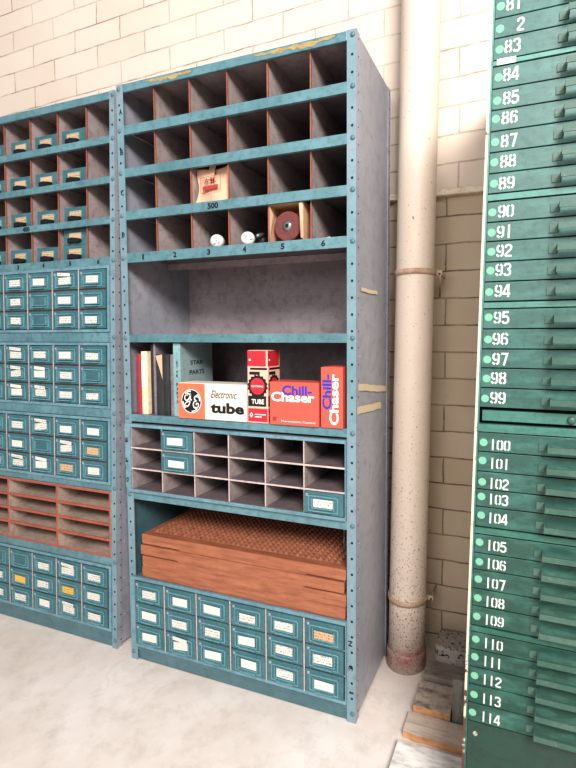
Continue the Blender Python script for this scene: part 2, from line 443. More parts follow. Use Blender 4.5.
def shelving(label, x0, yf, s, bins, shelves, base, text_rail, marks, residue, tapes, right_marks):
    W, D, H, pw = 0.914, 0.377, 2.1336, (0.024 if s else 0.030)
    x1, yb = x0+W, yf+D
    O = (x0+W/2, yf+D/2, 0.0)
    root = thing('shelving_unit', label, 'shelving', O)
    levels = [H-0.016] + [(a+b)/2 for a, b in bins] + [(a+b)/2 for a, b in shelves] + [base*0.5]
    def B(mb, name, parent=root, **k): return mb.build(name, parent, s, O, **k)
    for side in (0, 1):
        for back in (0, 1):
            mb = MB(M['teal_post'], M['lav'], M['hole'], M['black'])
            xa = x0 if side == 0 else x1-pw
            ya = yf if not back else yb-0.002
            mb.box(xa, xa+pw, ya, ya+0.002, 0, H)
            xs = x0 if side == 0 else x1-0.002
            y0_, y1_ = (yf+0.002, yf+pw) if not back else (yb-pw, yb-0.002)
            mb.box(xs, xs+0.002, y0_, y1_, 0, H, M['lav'])
            if not back:
                holes(mb, xa+pw/2+(0.002 if side else -0.002), yf-0.0004, 0.03, H-0.02, 'front', levels)
                if side:
                    holes(mb, x1+0.0004, yf+0.02, 0.03, H-0.02, 'right', (), 0.003)
                else:
                    holes(mb, x0+0.0024, yf+0.02, 0.03, H-0.02, 'right', (), 0.003)
                for (mx, mz, t_, rot) in (marks if side == 0 else right_marks):
                    if rot: mb.text(t_, (mx+0.007, yf-0.0006, mz-0.009), (0,0,1), (-1,0,0), (0.006 if t_ == '1' else 0.018), 0.014, M['black'], 0.03)
                    else: mb.text(t_, (mx-0.006, yf-0.0006, mz-0.010), X, Z, 0.013, 0.020, M['black'], 0.03)
            else:
                if side == 0:
                    holes(mb, x0+0.0024, yb-0.015, 0.03, H-0.02, 'right', (), 0.003)
                    holes(mb, x0+0.015, yb-0.0025, 0.03, H-0.02, 'front', (), 0.003)
                else:
                    holes(mb, x1+0.0004, yb-0.015, 0.03, H-0.02, 'right', (), 0.003)
            p = B(mb, 'post')
            if not back:
                for z in levels:
                    bm_ = MB(M['bolt']); bm_.lathe([(0.0078,0),(0.0075,0.002),(0.005,0.0042),(0.0,0.005)], (xa+pw/2+(0.004 if side else -0.003), yf-0.0002, z), (0,-1,0), None, 10)
                    b = B(bm_, 'bolt', p)
    for side in (0, 1):
        mb = MB(M['lav'], M['mauve'])
        xa = x0+0.0025 if side == 0 else x1-0.004
        mb.box(xa, xa+0.0012, yf+0.003, yb-0.003, 0.01, H-0.002)
        if side:
            for z in [0.12+0.15*k for k in range(14)]:
                for yy in (yf+0.045, yb-0.04):
                    mb.lathe([(0.004,0),(0.0035,0.0014),(0,0.0018)], (x1-0.0028, yy, z), X, M['lav'], 8)
        if not s: mb.box(x0+0.0040 if side == 0 else x1-0.0052, x0+0.0048 if side == 0 else x1-0.0044, yf+0.031, yb-0.032, 0.07, 0.62, M['base'])
        B(mb, 'side_panel')
    B(MB(M['mauve']).box(x0+0.004, x1-0.004, yb-0.004, yb-0.0025, 0.01, H-0.004), 'back_panel')
    B(MB(M['mauve'], M['teal']).box(x0+0.004, x1-0.004, yf+0.003, yb-0.004, H-0.004, H-0.002), 'top_panel')
    # top rail
    mb = MB(M['teal']).box(x0+pw, x1-pw, yf+0.0005, yf+0.012, H-0.029, H-0.0005)
    for (a, b, seed) in residue:
        rr = random.Random(seed); n = 26; up = []; dn = []
        for k in range(n+1):
            xx = a+(b-a)*k/n; e = 1-abs(2*k/n-1)**4
            up.append((xx, yf-0.0004, H-0.0045-rr.random()*0.006)); dn.append((xx, yf-0.0004, H-0.008-e*(0.006+rr.random()*0.011)))
        for k in range(n): mb.poly([dn[k], dn[k+1], up[k+1], up[k]], M['residue'])
    B(mb, 'top_rail', bevel=0.002)
    # bin shelves with rolled front rails
    inner0, inner1 = x0+0.005, x1-0.005
    for k, (a, b) in enumerate(bins):
        mb = MB(M['teal'], M['mauve'], M['black'])
        mb.box(x0+pw-0.001, x1-pw+0.001, yf+0.0005, yf+0.013, b, a)
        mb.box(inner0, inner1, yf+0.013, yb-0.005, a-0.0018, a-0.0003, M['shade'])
        if k == len(bins)-1: mb.box(inner0, inner1, yf+0.24, yf+0.242, b+0.004, a-0.004, M['mauve'])
        for (kk, t_, tx, th) in text_rail:
            if kk == k: tw = th*(0.35 if t_ == '1' else 0.7*len(t_)); mb.text(t_, (tx-tw/2, yf-0.0004, (a+b)/2-th/2), X, Z, tw, th, M['black'], 0.035)
        B(mb, 'bin_shelf', bevel=0.002)
    tops = [H-0.006] + [b-0.0 for a, b in bins[:-1]]
    for k, (a, b) in enumerate(bins):
        hi = H-0.006 if k == 0 else bins[k-1][0]-0.005
        for c in range(1, 6):
            xx = x0+0.004+(W-0.008)*c/6
            mb = MB(M['divider'], M['orange'])
            mb.box(xx-0.0008, xx+0.0008, yf+0.018, yb-0.006, a-0.0001, hi)
            mb.box(xx-0.0022, xx+0.0022, yf+0.0145, yf+0.020, a-0.0001, hi, M['orange'])
            B(mb, 'divider')
    for (a, b) in shelves:
        mb = MB(M['teal'], M['mauve'])
        mb.box(x0+pw-0.001, x1-pw+0.001, yf+0.0005, yf+0.013, b, a)
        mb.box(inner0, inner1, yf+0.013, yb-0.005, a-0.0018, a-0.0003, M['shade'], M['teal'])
        B(mb, 'shelf', bevel=0.003)
    mb = MB(M['base'])
    mb.box(x0+pw-0.001, x1-pw+0.001, yf+0.006, yf+0.016, 0.002, base*0.62)
    mb.box(x0+pw-0.001, x1-pw+0.001, yf+0.002, yf+0.016, base*0.64, base-0.001)
    mb.box(inner0, inner1, yf+0.016, yb-0.005, base-0.004, base-0.0015)
    B(mb, 'base_plate', bevel=0.002)
    for (ya, za, yb_, zb_, h_) in tapes:
        mb = MB(M['tape'], M['scratch'])
        n = 8; rr = random.Random(int(za*1000)); q0 = [(x1+0.0006, ya+(yb_-ya)*k/n, za+(zb_-za)*k/n+rr.uniform(-.002,.002)) for k in range(n+1)]
        for k in range(n):
            a_, c_ = q0[k], q0[k+1]; mb.poly([(a_[0],a_[1],a_[2]-h_/2),(c_[0],c_[1],c_[2]-h_/2),(c_[0],c_[1],c_[2]+h_/2),(a_[0],a_[1],a_[2]+h_/2)])
        B(mb, 'tape_strip')
    return root, O

MAIN_BINS = [(1.988,1.956),(1.839,1.807),(1.688,1.656),(1.537,1.503)]
main_root, MO = shelving('tall teal steel shelving in the middle with grey side panel and numbers 1 to 6', 0.0, 0.0, 0.0,
    MAIN_BINS, [(1.243,1.214),(0.948,0.921),(0.6585,0.628)], 0.062,
    [(2,'500',0.405,0.020)] + [(3,str(k+1),0.104+0.1405*k,0.019) for k in range(6)],
    [(0.018,2.038,'A',0),(0.018,1.897,'B',0),(0.016,1.754,'C',0),(0.015,1.604,'D',0)],
    [(0.135,0.335,3),(0.565,0.855,5)],
    [(0.045,1.380,0.22,1.384,0.012),(0.02,1.078,0.345,1.040,0.022),(0.01,1.004,0.27,0.989,0.024)],
    [(0.896,0.262,'N',1),(0.897,0.182,'3',1),(0.899,0.106,'1',1)])
SL = 0.031
LX = -0.095-0.914
LEFT_BINS = [(1.976,1.950),(1.830,1.805),(1.682,1.657),(1.535,1.5045)]
left_root, LO = shelving('tall teal steel shelving at the left filled with small labelled drawers', LX, 0.02, SL,
    LEFT_BINS, [(1.252,1.214),(0.958,0.923),(0.660,0.6365),(0.371,0.3365)], 0.068,
    [(2,'400',-0.511-SL*1.67,0.019)] + [(3,str(k+1),-0.858+0.1455*k-SL*1.52,0.018) for k in range(6)],
    [], [], [], [])

# ------------------------------------------------------------------ small-drawer cabinets
def drawer_proto(w, h, s):
    mb = MB(M['teal_dark'], M['holder'], M['rim'], M['mauve'])
    mb.box(0.0015, w-0.0015, 0.0, 0.010, 0.0015, h-0.0015)
    mb.box(0.004, 0.005, 0.010, 0.24, 0.002, h*0.75, M['mauve']); mb.box(w-0.005, w-0.004, 0.010, 0.24, 0.002, h*0.75, M['mauve'])
    mb.box(0.004, w-0.004, 0.010, 0.24, 0.002, 0.0035, M['mauve']); mb.box(0.004, w-0.004, 0.239, 0.24, 0.002, h*0.75, M['mauve'])
    mb.box(0.009, 0.018, -0.0015, 0.0, h-0.017, h-0.008, M['lav'])
    cx, cz = w*0.5, h*0.47
    return mb, cx, cz

def drawer_cabinet(label, x0, x1, z0, z1, yf, s, cells, light, openings=(), flange=False, depth=0.33, group=None, name='drawer_cabinet', body=None):
    """cells: 3 rows (top first) of 6 codes: w white card, b blank card, n no card, y yellow, t tan, k tilted card, p two cards, o pulled askew, . open"""
    O = ((x0+x1)/2, yf+depth/2, z0)
    root = thing(name, label, 'cabinet', (O[0]+s*O[2], O[1], O[2]), group)
    rimw = 0.011; e = 0.0028
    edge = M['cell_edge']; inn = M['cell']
    mb = MB(M['rim'], inn, edge, M['orange'], M['hole'], M['black'])
    bx0, bx1, yr = (x0, x1, yf+0.004) if body is None else (body[0], body[1], -0.0008)
    ix0, ix1, iz0, iz1 = (x0+rimw, x1-rimw, z0+rimw, z1-rimw) if body is None else (body[0]+0.0022, body[1]-0.0015, z0+rimw, z1-rimw)
    mb.box(x0, x1, yf, yr, z1-rimw, z1); mb.box(x0, x1, yf, yr, z0, z0+rimw)
    mb.box(x0, ix0, yf, yr, z0+rimw, z1-rimw); mb.box(ix1, x1, yf, yr, z0+rimw, z1-rimw)
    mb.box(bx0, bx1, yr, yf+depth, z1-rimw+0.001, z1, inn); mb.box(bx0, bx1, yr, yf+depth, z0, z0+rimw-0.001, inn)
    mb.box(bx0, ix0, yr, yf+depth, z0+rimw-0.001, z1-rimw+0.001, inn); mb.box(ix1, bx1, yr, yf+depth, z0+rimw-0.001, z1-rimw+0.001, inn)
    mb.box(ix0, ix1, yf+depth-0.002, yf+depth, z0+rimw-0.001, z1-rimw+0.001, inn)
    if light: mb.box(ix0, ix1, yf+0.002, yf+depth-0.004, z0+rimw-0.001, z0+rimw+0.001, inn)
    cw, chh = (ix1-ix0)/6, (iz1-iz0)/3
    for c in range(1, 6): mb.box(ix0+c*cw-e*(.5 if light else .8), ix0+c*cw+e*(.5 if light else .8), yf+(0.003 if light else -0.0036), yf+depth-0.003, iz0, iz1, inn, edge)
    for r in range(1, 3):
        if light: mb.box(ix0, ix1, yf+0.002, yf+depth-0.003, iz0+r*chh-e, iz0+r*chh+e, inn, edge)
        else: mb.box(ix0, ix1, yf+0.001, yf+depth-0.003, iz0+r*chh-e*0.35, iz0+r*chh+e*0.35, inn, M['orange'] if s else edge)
    if light:       # paler strip on each cell's left wall: light on that face painted in
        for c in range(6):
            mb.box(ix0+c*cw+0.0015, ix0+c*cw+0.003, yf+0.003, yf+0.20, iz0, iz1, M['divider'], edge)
    if flange:
        mb.box(x0-0.016, x0, yf, yf+0.003, z0+0.018, z1)
        mb.poly([(x0-0.016,yf,z0+0.018),(x0,yf,z0),(x0,yf,z0+0.018)]); 
        for k, t_ in enumerate(flange):
            mb.text(t_, (x0-0.003, yf-0.0006, z0+0.185-0.075*k), (0,0,1), (-1,0,0), 0.018, 0.011, M['black'], 0.03)
    mb.build('case', root, s, O)
    ew = e if light else 1.7*e
    pm, cx, cz = drawer_proto(cw-ew, chh-(2*e if light else e), s)
    w, h = cw-ew, chh-(2*e if light else e)
    proto = None
    for r in range(3):
        for c in range(6):
            code = cells[r][c]
            if code == '.': continue
            px, pz = ix0+c*cw+ew/2, iz1-(r+1)*chh+(e if light else e/2)
            py = yf-0.004
            if proto is None:
                proto = pm.build('drawer', root, s, (0,0,0), bevel=0.0015); d = proto
                # raised label holder: outer pressed outline, inner frame, pull lip
                hb = MB(M['holder'], M['teal_dark'])
                a, b = w*0.37, h*0.35
                for (q, t0, t1) in (((a, b), 0.0035, 0.003), ((a-0.012, b-0.009), 0.003, 0.0055)):
                    ha, hz = q
                    hb.box(cx-ha, cx+ha, -t1, 0.0, cz-hz, cz-hz+t0); hb.box(cx-ha, cx-ha+t0, -t1, 0, cz-hz+t0, cz+hz); hb.box(cx+ha-t0, cx+ha, -t1, 0, cz-hz+t0, cz+hz)
                    if t1 < 0.005: hb.box(cx-ha, cx+ha, -t1, 0, cz+hz-t0, cz+hz)
                hb.box(cx-a*0.62, cx+a*0.62, -0.009, -0.0005, cz-b+0.001, cz-b+0.0045)
                hb.build('label_holder', d, s)
                holder_src = d.children[0]
            else:
                d = proto.copy(); COL.objects.link(d); d.parent = root
                hh = holder_src.copy(); COL.objects.link(hh); hh.parent = d
            pull = -0.012 if code == 'o' else 0.0
            d.location = (px+s*pz-(O[0]+s*O[2]), py+pull-O[1], pz-O[2])
            if code == 'o': d.rotation_euler = (0, math.radians(1.2), math.radians(-1.0))
            m = {'w': M['card'], 'b': M['card_blank'], 'y': M['card_yellow'], 't': M['card_tan'], 'k': M['card'], 'p': M['card'], 'o': M['card'], 'n': None}[code]
            if m:
                cb = MB(m); hw, hz = w*0.235, h*0.185
                rr = random.Random(r*7+c*13+int(z0*100)); sk = rr.uniform(-.0012, .0012) + (0.0035 if code == 'k' else 0)
                dx, dz = rr.uniform(-.004, .004), rr.uniform(-.003, .002); ww = hw*rr.uniform(0.92, 1.08)
                cb.box(cx+dx-ww, cx+dx+ww, -0.0032, -0.0027, cz-hz+dz, cz+hz+dz)
                cb.v = [(x, y, z+sk*((x-cx)/hw)) for x, y, z in cb.v]
                if code in 'pk':
                    cb.box(cx-ww, cx+ww, -0.0062, -0.0056, cz+hz*1.3, cz+hz*2.25)
                    cb.v[-8:] = [(x, y, z-0.0022*((x-cx)/hw)) for x, y, z in cb.v[-8:]]
                cb.build('card', d, s)
    return root

LU0, LU1 = LX+0.0252, LX+0.914-0.0252
YL = 0.016
drawer_cabinet('topmost teal drawer cabinet of the left shelving, under the numbered rail', LU0, LU1, 1.2525, 1.5035, YL, SL,
    ['wnwwpw','wbwnwb','wwwnww'], False, group='teal drawer cabinets in the left shelving')
drawer_cabinet('second teal drawer cabinet from the top of the left shelving', LU0, LU1, 0.9585, 1.2125, YL, SL,
    ['wwpwbw','wbkpwn','wwppww'], False, group='teal drawer cabinets in the left shelving')
drawer_cabinet('third teal drawer cabinet from the top of the left shelving, above the red-orange rack', LU0, LU1, 0.6605, 0.9215, YL, SL,
    ['wbwkww','wwbnkt','wwppty'.replace('y','w')], False, group='teal drawer cabinets in the left shelving')
drawer_cabinet('bottom teal drawer cabinet of the left shelving, with two yellow cards', LU0, LU1, 0.0685, 0.335, YL, SL,
    ['wnnwpw','wwywyw','wwwwpw'], False, group='teal drawer cabinets in the left shelving')
drawer_cabinet('teal pigeonhole cabinet with mostly empty cells and three drawers, below the cartons', 0.024, 0.8835, 0.659, 0.914, -0.012, 0.0,
    ['.b....','.b....','.....w'], True, flange=('E','F','G'), body=(0.0312, 0.8828))
drawer_cabinet('teal eighteen-drawer cabinet at the bottom of the middle shelving, under the wooden trays', 0.016, 0.8845, 0.0625, 0.333, -0.010, 0.0,
    ['wwwwwt','wwwwww','wkwwwb'], False, body=(0.0312, 0.8828))

# red-orange letter rack in the left shelving
O = ((LU0+LU1)/2, YL+0.15, 0.3715); x0, x1, z0, z1 = LU0, LU1, 0.3715, 0.634
root = thing('letter_rack', 'red-orange letter rack with wide flat slots, low in the left shelving', 'rack', (O[0]+SL*O[2], O[1], O[2]))
R_, I_ = M['orange_rack'], M['rackin']
mb = MB(R_, I_)
mb.box(x0, x1, YL, YL+0.30, z1-0.009, z1, I_, R_); mb.box(x0, x1, YL, YL+0.30, z0, z0+0.009, I_, R_)
mb.box(x0, x0+0.008, YL, YL+0.30, z0+0.009, z1-0.009, I_, R_); mb.box(x1-0.008, x1, YL, YL+0.30, z0+0.009, z1-0.009, I_, R_)
mb.box(x0, x1, YL+0.30, YL+0.302, z0, z1, I_)
mb.build('case', root, SL, O)
for c in (1, 2):
    xx = x0+(x1-x0)*c/3
    MB(I_, R_).box(xx-0.005, xx+0.005, YL+0.0005, YL+0.299, z0+0.009, z1-0.009, I_, R_).build('partition', root, SL, O)
for c in range(3):
    xa, xb = x0+(x1-x0)*c/3+(0.008 if c == 0 else 0.005), x0+(x1-x0)*(c+1)/3-(0.008 if c == 2 else 0.005)
    for r in range(1, 4):
        zz = z0+0.009+(z1-z0-0.018)*r/4
        mb = MB(I_, R_); mb.box(xa, xb, YL+0.004, YL+0.298, zz-0.001, zz+0.001, I_)
        mb.box(xa, xb, YL+0.001, YL+0.005, zz-0.007, zz+0.0035, R_)
        mb.build('slot_shelf', root, SL, O)

# small bins standing in the open pigeonholes of the left shelving
bw, bh = 0.124, 0.062
def make_bin():
    root = thing('storage_bin', '', 'bin', (0,0,0))
    mb = MB(M['teal_dark'], M['mauve'])
    mb.box(-bw/2, bw/2, 0, 0.003, 0, bh); mb.box(-bw/2, -bw/2+0.0015, 0.003, 0.24, 0, bh*0.8); mb.box(bw/2-0.0015, bw/2, 0.003, 0.24, 0, bh*0.8)
    mb.box(-bw/2, bw/2, 0.003, 0.24, 0, 0.0015); mb.box(-bw/2, bw/2, 0.238, 0.24, 0, bh*0.8)
    mb.build('body', root, SL, bevel=0.001)
    MB(M['card_tan']).box(-0.030, 0.030, -0.0035, -0.002, 0.020, 0.045).build('card', root, SL)
    mb = MB(M['hole'], M['teal_dark'])
    prof = [(-0.031,0.024),(-0.008,0.027),(0.031,0.021),(0.031,0.010),(0.016,0.007),(-0.010,0.009),(-0.031,0.006)]
    mb.prism(prof, ((0,-0.002,0), X, Z, (0,-1,0)), 0.010)  # pull drawn near-black, its shadow on the bin front included in the colour
    mb.box(-0.033, 0.033, -0.0025, 0.0, 0.0195, 0.0475, M['holder'])
    mb.build('pull', root, SL)
    return root
ROWN = ['top row', 'second row', 'third row', 'bottom row']
COLN = {0:'first column', 1:'second column', 2:'third column', 3:'fourth column', 4:'fifth column'}
bin0 = None
for r in range(4):
    for c in range(5):
        n = 2 if (r == 3 and c == 4) else 1
        for k in range(n):
            b = bin0 if bin0 is None and False else None
            if bin0 is None: bin0 = b = make_bin()
            else: b = copy_tree(bin0)
            cx = LX+0.004+0.906*(c+0.5)/6 - 0.003
            zz = LEFT_BINS[r][0]+0.0003+k*(bh+0.0008); rr = random.Random(r*10+c+k)
            b.location = (cx+SL*zz+rr.uniform(-.004,.004), 0.02+0.028+rr.uniform(-.002,.004), zz)
            b.rotation_euler = (0, 0, math.radians(rr.uniform(-2,2)))
            nm = ROWN[r]+', '+COLN[c]+' of the left shelving'
            if n == 2: nm = ('lower' if k == 0 else 'upper')+' of two stacked above number 5'
            b['label'] = 'small teal bin with tan card, '+nm; b['group'] = 'small teal bins in the left shelving pigeonholes'

# ------------------------------------------------------------------ stack of wooden trays
TW0, TW1, TD = 0.061, 0.878, 0.345
def tray_mesh(notch=True):
    mb = MB(M['tray'], M['tray_top'])
    w, h = TW1-TW0, 0.0405; n1, n2 = 0.165, 0.135; g = 0.0045 if notch else 0.0008      # lower edge cut away at both ends
    pts = [(0.003,g),(n1,g),(n1+0.01,0.0),(w-n2-0.01,0.0),(w-n2,g),(w-0.003,g),(w,0.010),(w,h-0.002),(w-0.002,h),(0.002,h),(0,h-0.002),(0,0.010)]
    mb.prism(pts, ((-w/2,0,0), X, Z, Y), TD, None)
    nx, ny = 36, 14; mx, my = 0.030, 0.030; cx_, cy_ = (w-2*mx)/nx, (TD-my-0.02)/ny
    for i in range(nx):
        for j in range(ny):
            xa, ya = -w/2+mx+i*cx_, my+j*cy_; t = h+0.0002; e = 0.0008
            mb.poly([(xa+e,ya+e,t),(xa+cx_-e,ya+e,t),(xa+cx_-e,ya+cy_-e,t),(xa+e,ya+cy_-e,t),(xa+cx_/2,ya+cy_/2,t+0.0085)], M['tray_top'], [(0,1,4),(1,2,4),(2,3,4),(3,0,4)])
    return mb
tray0 = None
TL = ['bottom reddish wooden tray of the stack, resting on the teal drawer cabinet', 'second reddish wooden tray from the bottom of the stack',
      'third reddish wooden tray from the bottom of the stack', 'topmost reddish wooden tray of the stack with bumpy pyramid pockets on top']
for k in range(4):
    if tray0 is None: b = tray0 = tray_mesh().build('wooden_tray', bevel=0.0)
    else: b = tray0.copy(); COL.objects.link(b)
    if k < 3 and False: pass
    b.location = ((TW0+TW1)/2+(0.0, 0.003, -0.003, 0.002)[k], (-0.002, -0.003, -0.004, -0.001)[k]+0.004, 0.3335+k*0.0412)
    tag(b, TL[k], 'tray', 'stacked reddish wooden trays')
# lower trays are smooth on top so that they nest; only the top one shows its pockets
flat_me = tray0.data.copy(); bm = bmesh.new(); bm.from_mesh(flat_me)
bmesh.ops.delete(bm, geom=[f for f in bm.faces if f.material_index == 1], context='FACES'); bm.to_mesh(flat_me); bm.free()
for ob in [q for q in bpy.data.objects if q.name.startswith('wooden_tray')][:3]: ob.data = flat_me
pl = tray_mesh(False); pl.f = [f for f, k in zip(pl.f, pl.mi) if k == 0]; pl.sm = [0]*len(pl.f); pl.mi = [0]*len(pl.f)
po = pl.build('plain_tray_source'); pme = po.data; bpy.data.objects.remove(po)
for nm in ('wooden_tray', 'wooden_tray.001'): bpy.data.objects[nm].data = pme

# hanging wire above the trays
MB(M['steel']).tube([(0.835,0.10,0.627),(0.836,0.098,0.60),(0.839,0.095,0.575),(0.842,0.085,0.545),(0.845,0.080,0.520)], 0.0016, None, 6).build('hanging_wire')
tag(bpy.data.objects['hanging_wire'], 'thin bent wire hanging from the shelf above the wooden trays', 'wire')

# ------------------------------------------------------------------ books, binder and cartons on the open shelf
ZS = 0.9484
def book(label, x0, x1, y0, y1, h, m, lean=0.0, extra=None):
    O = ((x0+x1)/2, (y0+y1)/2, ZS); root = thing('book', label, 'book', O)
    mb = MB(m); t = 0.003
    mb.box(x0, x0+t, y0, y1, ZS, ZS+h); mb.box(x1-t, x1, y0, y1, ZS, ZS+h)
    n = 6
    for k in range(n):      # rounded spine
        a0, a1 = PI*k/n, PI*(k+1)/n; cx, rx = (x0+x1)/2, (x1-x0)/2
        p = [(cx-rx*math.cos(a), y0-0.004*math.sin(a)) for a in (a0, a1)]
        mb.poly([(p[0][0],p[0][1],ZS),(p[1][0],p[1][1],ZS),(p[1][0],p[1][1],ZS+h),(p[0][0],p[0][1],ZS+h)])
    mb.poly([((x0+x1)/2-((x1-x0)/2)*math.cos(PI*k/n), y0-0.004*math.sin(PI*k/n), ZS+h) for k in range(n+1)])
    mb.build('cover', root, 0, O)
    MB(M['pages']).box(x0+t, x1-t, y0+0.002, y1-0.004, ZS+0.003, ZS+h-0.004).build('pages', root, 0, O)
    if extra: extra(root, O)
    return root
book('slim faded red book, first from the left on the open shelf', 0.042, 0.062, 0.020, 0.20, 0.222, M['book_red'])
def torn(root, O):
    MB(M['white_ink']).box(0.071, 0.086, 0.0132, 0.0142, ZS+0.10, ZS+0.20).build('spine_label', root, 0, O)
book('worn cream book with tattered spine beside the slim red book', 0.064, 0.092, 0.020, 0.19, 0.232, M['book_cream'], extra=torn)
book('tall dark brown book standing to the right of the worn cream book', 0.095, 0.118, 0.035, 0.23, 0.258, M['book_dark'])
book('thin tall grey book between the dark brown and black books', 0.120, 0.130, 0.022, 0.22, 0.262, M['book_grey'])
def corner(root, O):
    mb = MB(M['bag']); mb.poly([(0.1345,0.0155,ZS+0.216),(0.1645,0.0155,ZS+0.222),(0.1645,0.0155,ZS+0.13),(0.155,0.0155,ZS+0.16)])
    mb.build('torn_paper', root, 0, O)
book('black ledger with a torn tan paper corner at its top', 0.133, 0.165, 0.021, 0.12, 0.222, M['book_black'], extra=corner)
book('second black ledger, close to the pale teal binder', 0.167, 0.192, 0.020, 0.12, 0.222, M['book_black'])
book('tall tan brown book rising behind the two black ledgers', 0.146, 0.186, 0.128, 0.198, 0.262, M['book_brown'])
book('grey book with pale edge pressed against the pale teal binder', 0.195, 0.212, 0.022, 0.19, 0.222, M['book_grey'])

# binder, spine to the front
bx0, bx1, by0, by1, bh_ = 0.2155, 0.2465, 0.018, 0.20, 0.262
O = ((bx0+bx1)/2, (by0+by1)/2, ZS); root = thing('binder', 'pale teal ring binder lettered STAR PARTS behind the orange and cream carton', 'binder', O)
mb = MB(M['binder'], M['black'])
mb.box(bx1-0.003, bx1, by0, by1, ZS, ZS+bh_); mb.box(bx0, bx0+0.003, by0, by1, ZS, ZS+bh_)
mb.text('STAR', (bx1+0.0006, by0+0.050, ZS+0.183), Y, Z, 0.072, 0.016, M['black'], 0.02)
mb.text('PARTS', (bx1+0.0006, by0+0.044, ZS+0.147), Y, Z, 0.085, 0.017, M['black'], 0.02)
mb.build('cover', root, 0, O)
mb = MB(M['binder_spine'], M['black']); mb.box(bx0, bx1, by0-0.004, by0, ZS, ZS+bh_)
for k, ch in enumerate('STAR PARTS'):
    if ch != ' ': mb.text(ch, (bx0+0.012, by0-0.0048, ZS+0.187-0.0155*k), X, Z, 0.009, 0.011, M['black'], 0.02)
mb.build('spine', root, 0, O)
MB(M['pages']).box(bx0+0.004, bx1-0.004, by0+0.01, by1-0.006, ZS+0.004, ZS+bh_-0.012).build('pages', root, 0, O)

def carton(name, label, x0, x1, y0, y1, h, m, rot=0.0):
    """cardboard carton with tuck flap; drawn about its own front lower left corner"""
    root = thing(name, label, 'box', ((x0+x1)/2, (y0+y1)/2, ZS))
    O = ((x0+x1)/2, (y0+y1)/2, ZS)
    mb = MB(m, M['kraft']); mb.box(x0, x1, y0, y1, ZS, ZS+h)
    mb.build('carton', root, 0, O, bevel=0.0012)
    MB(m).box(x0+0.004, x1-0.004, y0+0.006, y1-0.002, ZS+h, ZS+h+0.0008).build('lid_flap', root, 0, O)
    root.rotation_euler = (0, 0, math.radians(rot))
    return root, O

# orange and cream electronic tube carton
x0, x1, y0, h = 0.2505, 0.5295, -0.006, 0.124
root, O = carton('tube_carton', 'orange and cream carton reading Electronic tube, lying in front of the binder', x0, x1, y0, y0+0.085, h, M['cream_print'], 0.0)
q = y0-0.0006
MB(M['orange_print']).poly([(x0+0.001,q,ZS+0.001),(x0+0.113,q,ZS+0.001),(x0+0.113,q,ZS+h-0.001),(x0+0.001,q,ZS+h-0.001)]).build('orange_panel', root, 0, O)
mb = MB(M['white_ink'], M['black']); c = (x0+0.057, q-0.0004, ZS+0.061); q2 = q-0.0008
mb.disc(c, X, Z, 0.042, M['white_ink'], 36)
mb.disc((c[0],q2,c[2]), X, Z, 0.0395, M['black'], 36)
q3 = (c[0], q2-0.0004, c[2])
for k in range(4):          # four curls inside the ring
    a = PI/4+PI/2*k-0.75; r = 0.0355
    pts = [(r*math.cos(a+0.11*i)*(1-0.0*i), r*math.sin(a+0.11*i)) for i in range(7)]
    e = a+0.66; pts += [((r-0.006)*math.cos(e+0.05), (r-0.006)*math.sin(e+0.05)), ((r-0.010)*math.cos(e-0.08), (r-0.010)*math.sin(e-0.08))]
    mb.stroke(pts, q3, X, Z, 0.0042, M['white_ink'])
def smooth(p, n=5):
    out = []
    for i in range(len(p)-1):
        a, b, c, d = p[max(i-1,0)], p[i], p[i+1], p[min(i+2,len(p)-1)]
        for k in range(n):
            t = k/n
            out.append(tuple(0.5*(2*b[j]+(c[j]-a[j])*t+(2*a[j]-5*b[j]+4*c[j]-d[j])*t*t+(3*b[j]-a[j]-3*c[j]+d[j])*t**3) for j in (0,1)))
    return out+[p[-1]]
def sc(pts, k, dx, dz): return [(x*k+dx, z*k+dz) for x, z in pts]
G_ = [(0.1,0.9),(-0.35,1.0),(-0.8,0.55),(-0.75,0.05),(-0.3,0.0),(0.1,0.5),(0.25,1.05),(0.2,0.1),(-0.05,-0.7),(-0.5,-1.05),(-0.85,-0.8),(-0.6,-0.4),(0.0,-0.15),(0.5,0.1)]
E_ = [(0.75,0.85),(0.5,1.1),(0.15,0.9),(0.1,0.5),(0.45,0.25),(0.1,0.15),(-0.2,-0.3),(-0.05,-0.85),(0.4,-1.0),(0.85,-0.65),(0.8,-0.2),(0.45,-0.2),(0.4,-0.5)]
mb.stroke(smooth(sc(G_, 0.0225, -0.0085, 0.0035)), q3, X, Z, 0.0040, M['white_ink']); mb.stroke(smooth(sc(E_, 0.0205, 0.0125, -0.003)), (q3[0], q3[1]-0.0002, q3[2]), X, Z, 0.0040, M['white_ink'])
mb.build('emblem', root, 0, O)
mb = MB(M['black'])
mb.text('Electronic', (x0+0.137, q, ZS+0.076), X, Z, 0.105, 0.026, None, 0.004, 0.45)
mb.text('tube', (x0+0.136, q, ZS+0.024), X, Z, 0.134, 0.037, None, 0.042)
mb.build('lettering', root, 0, O)

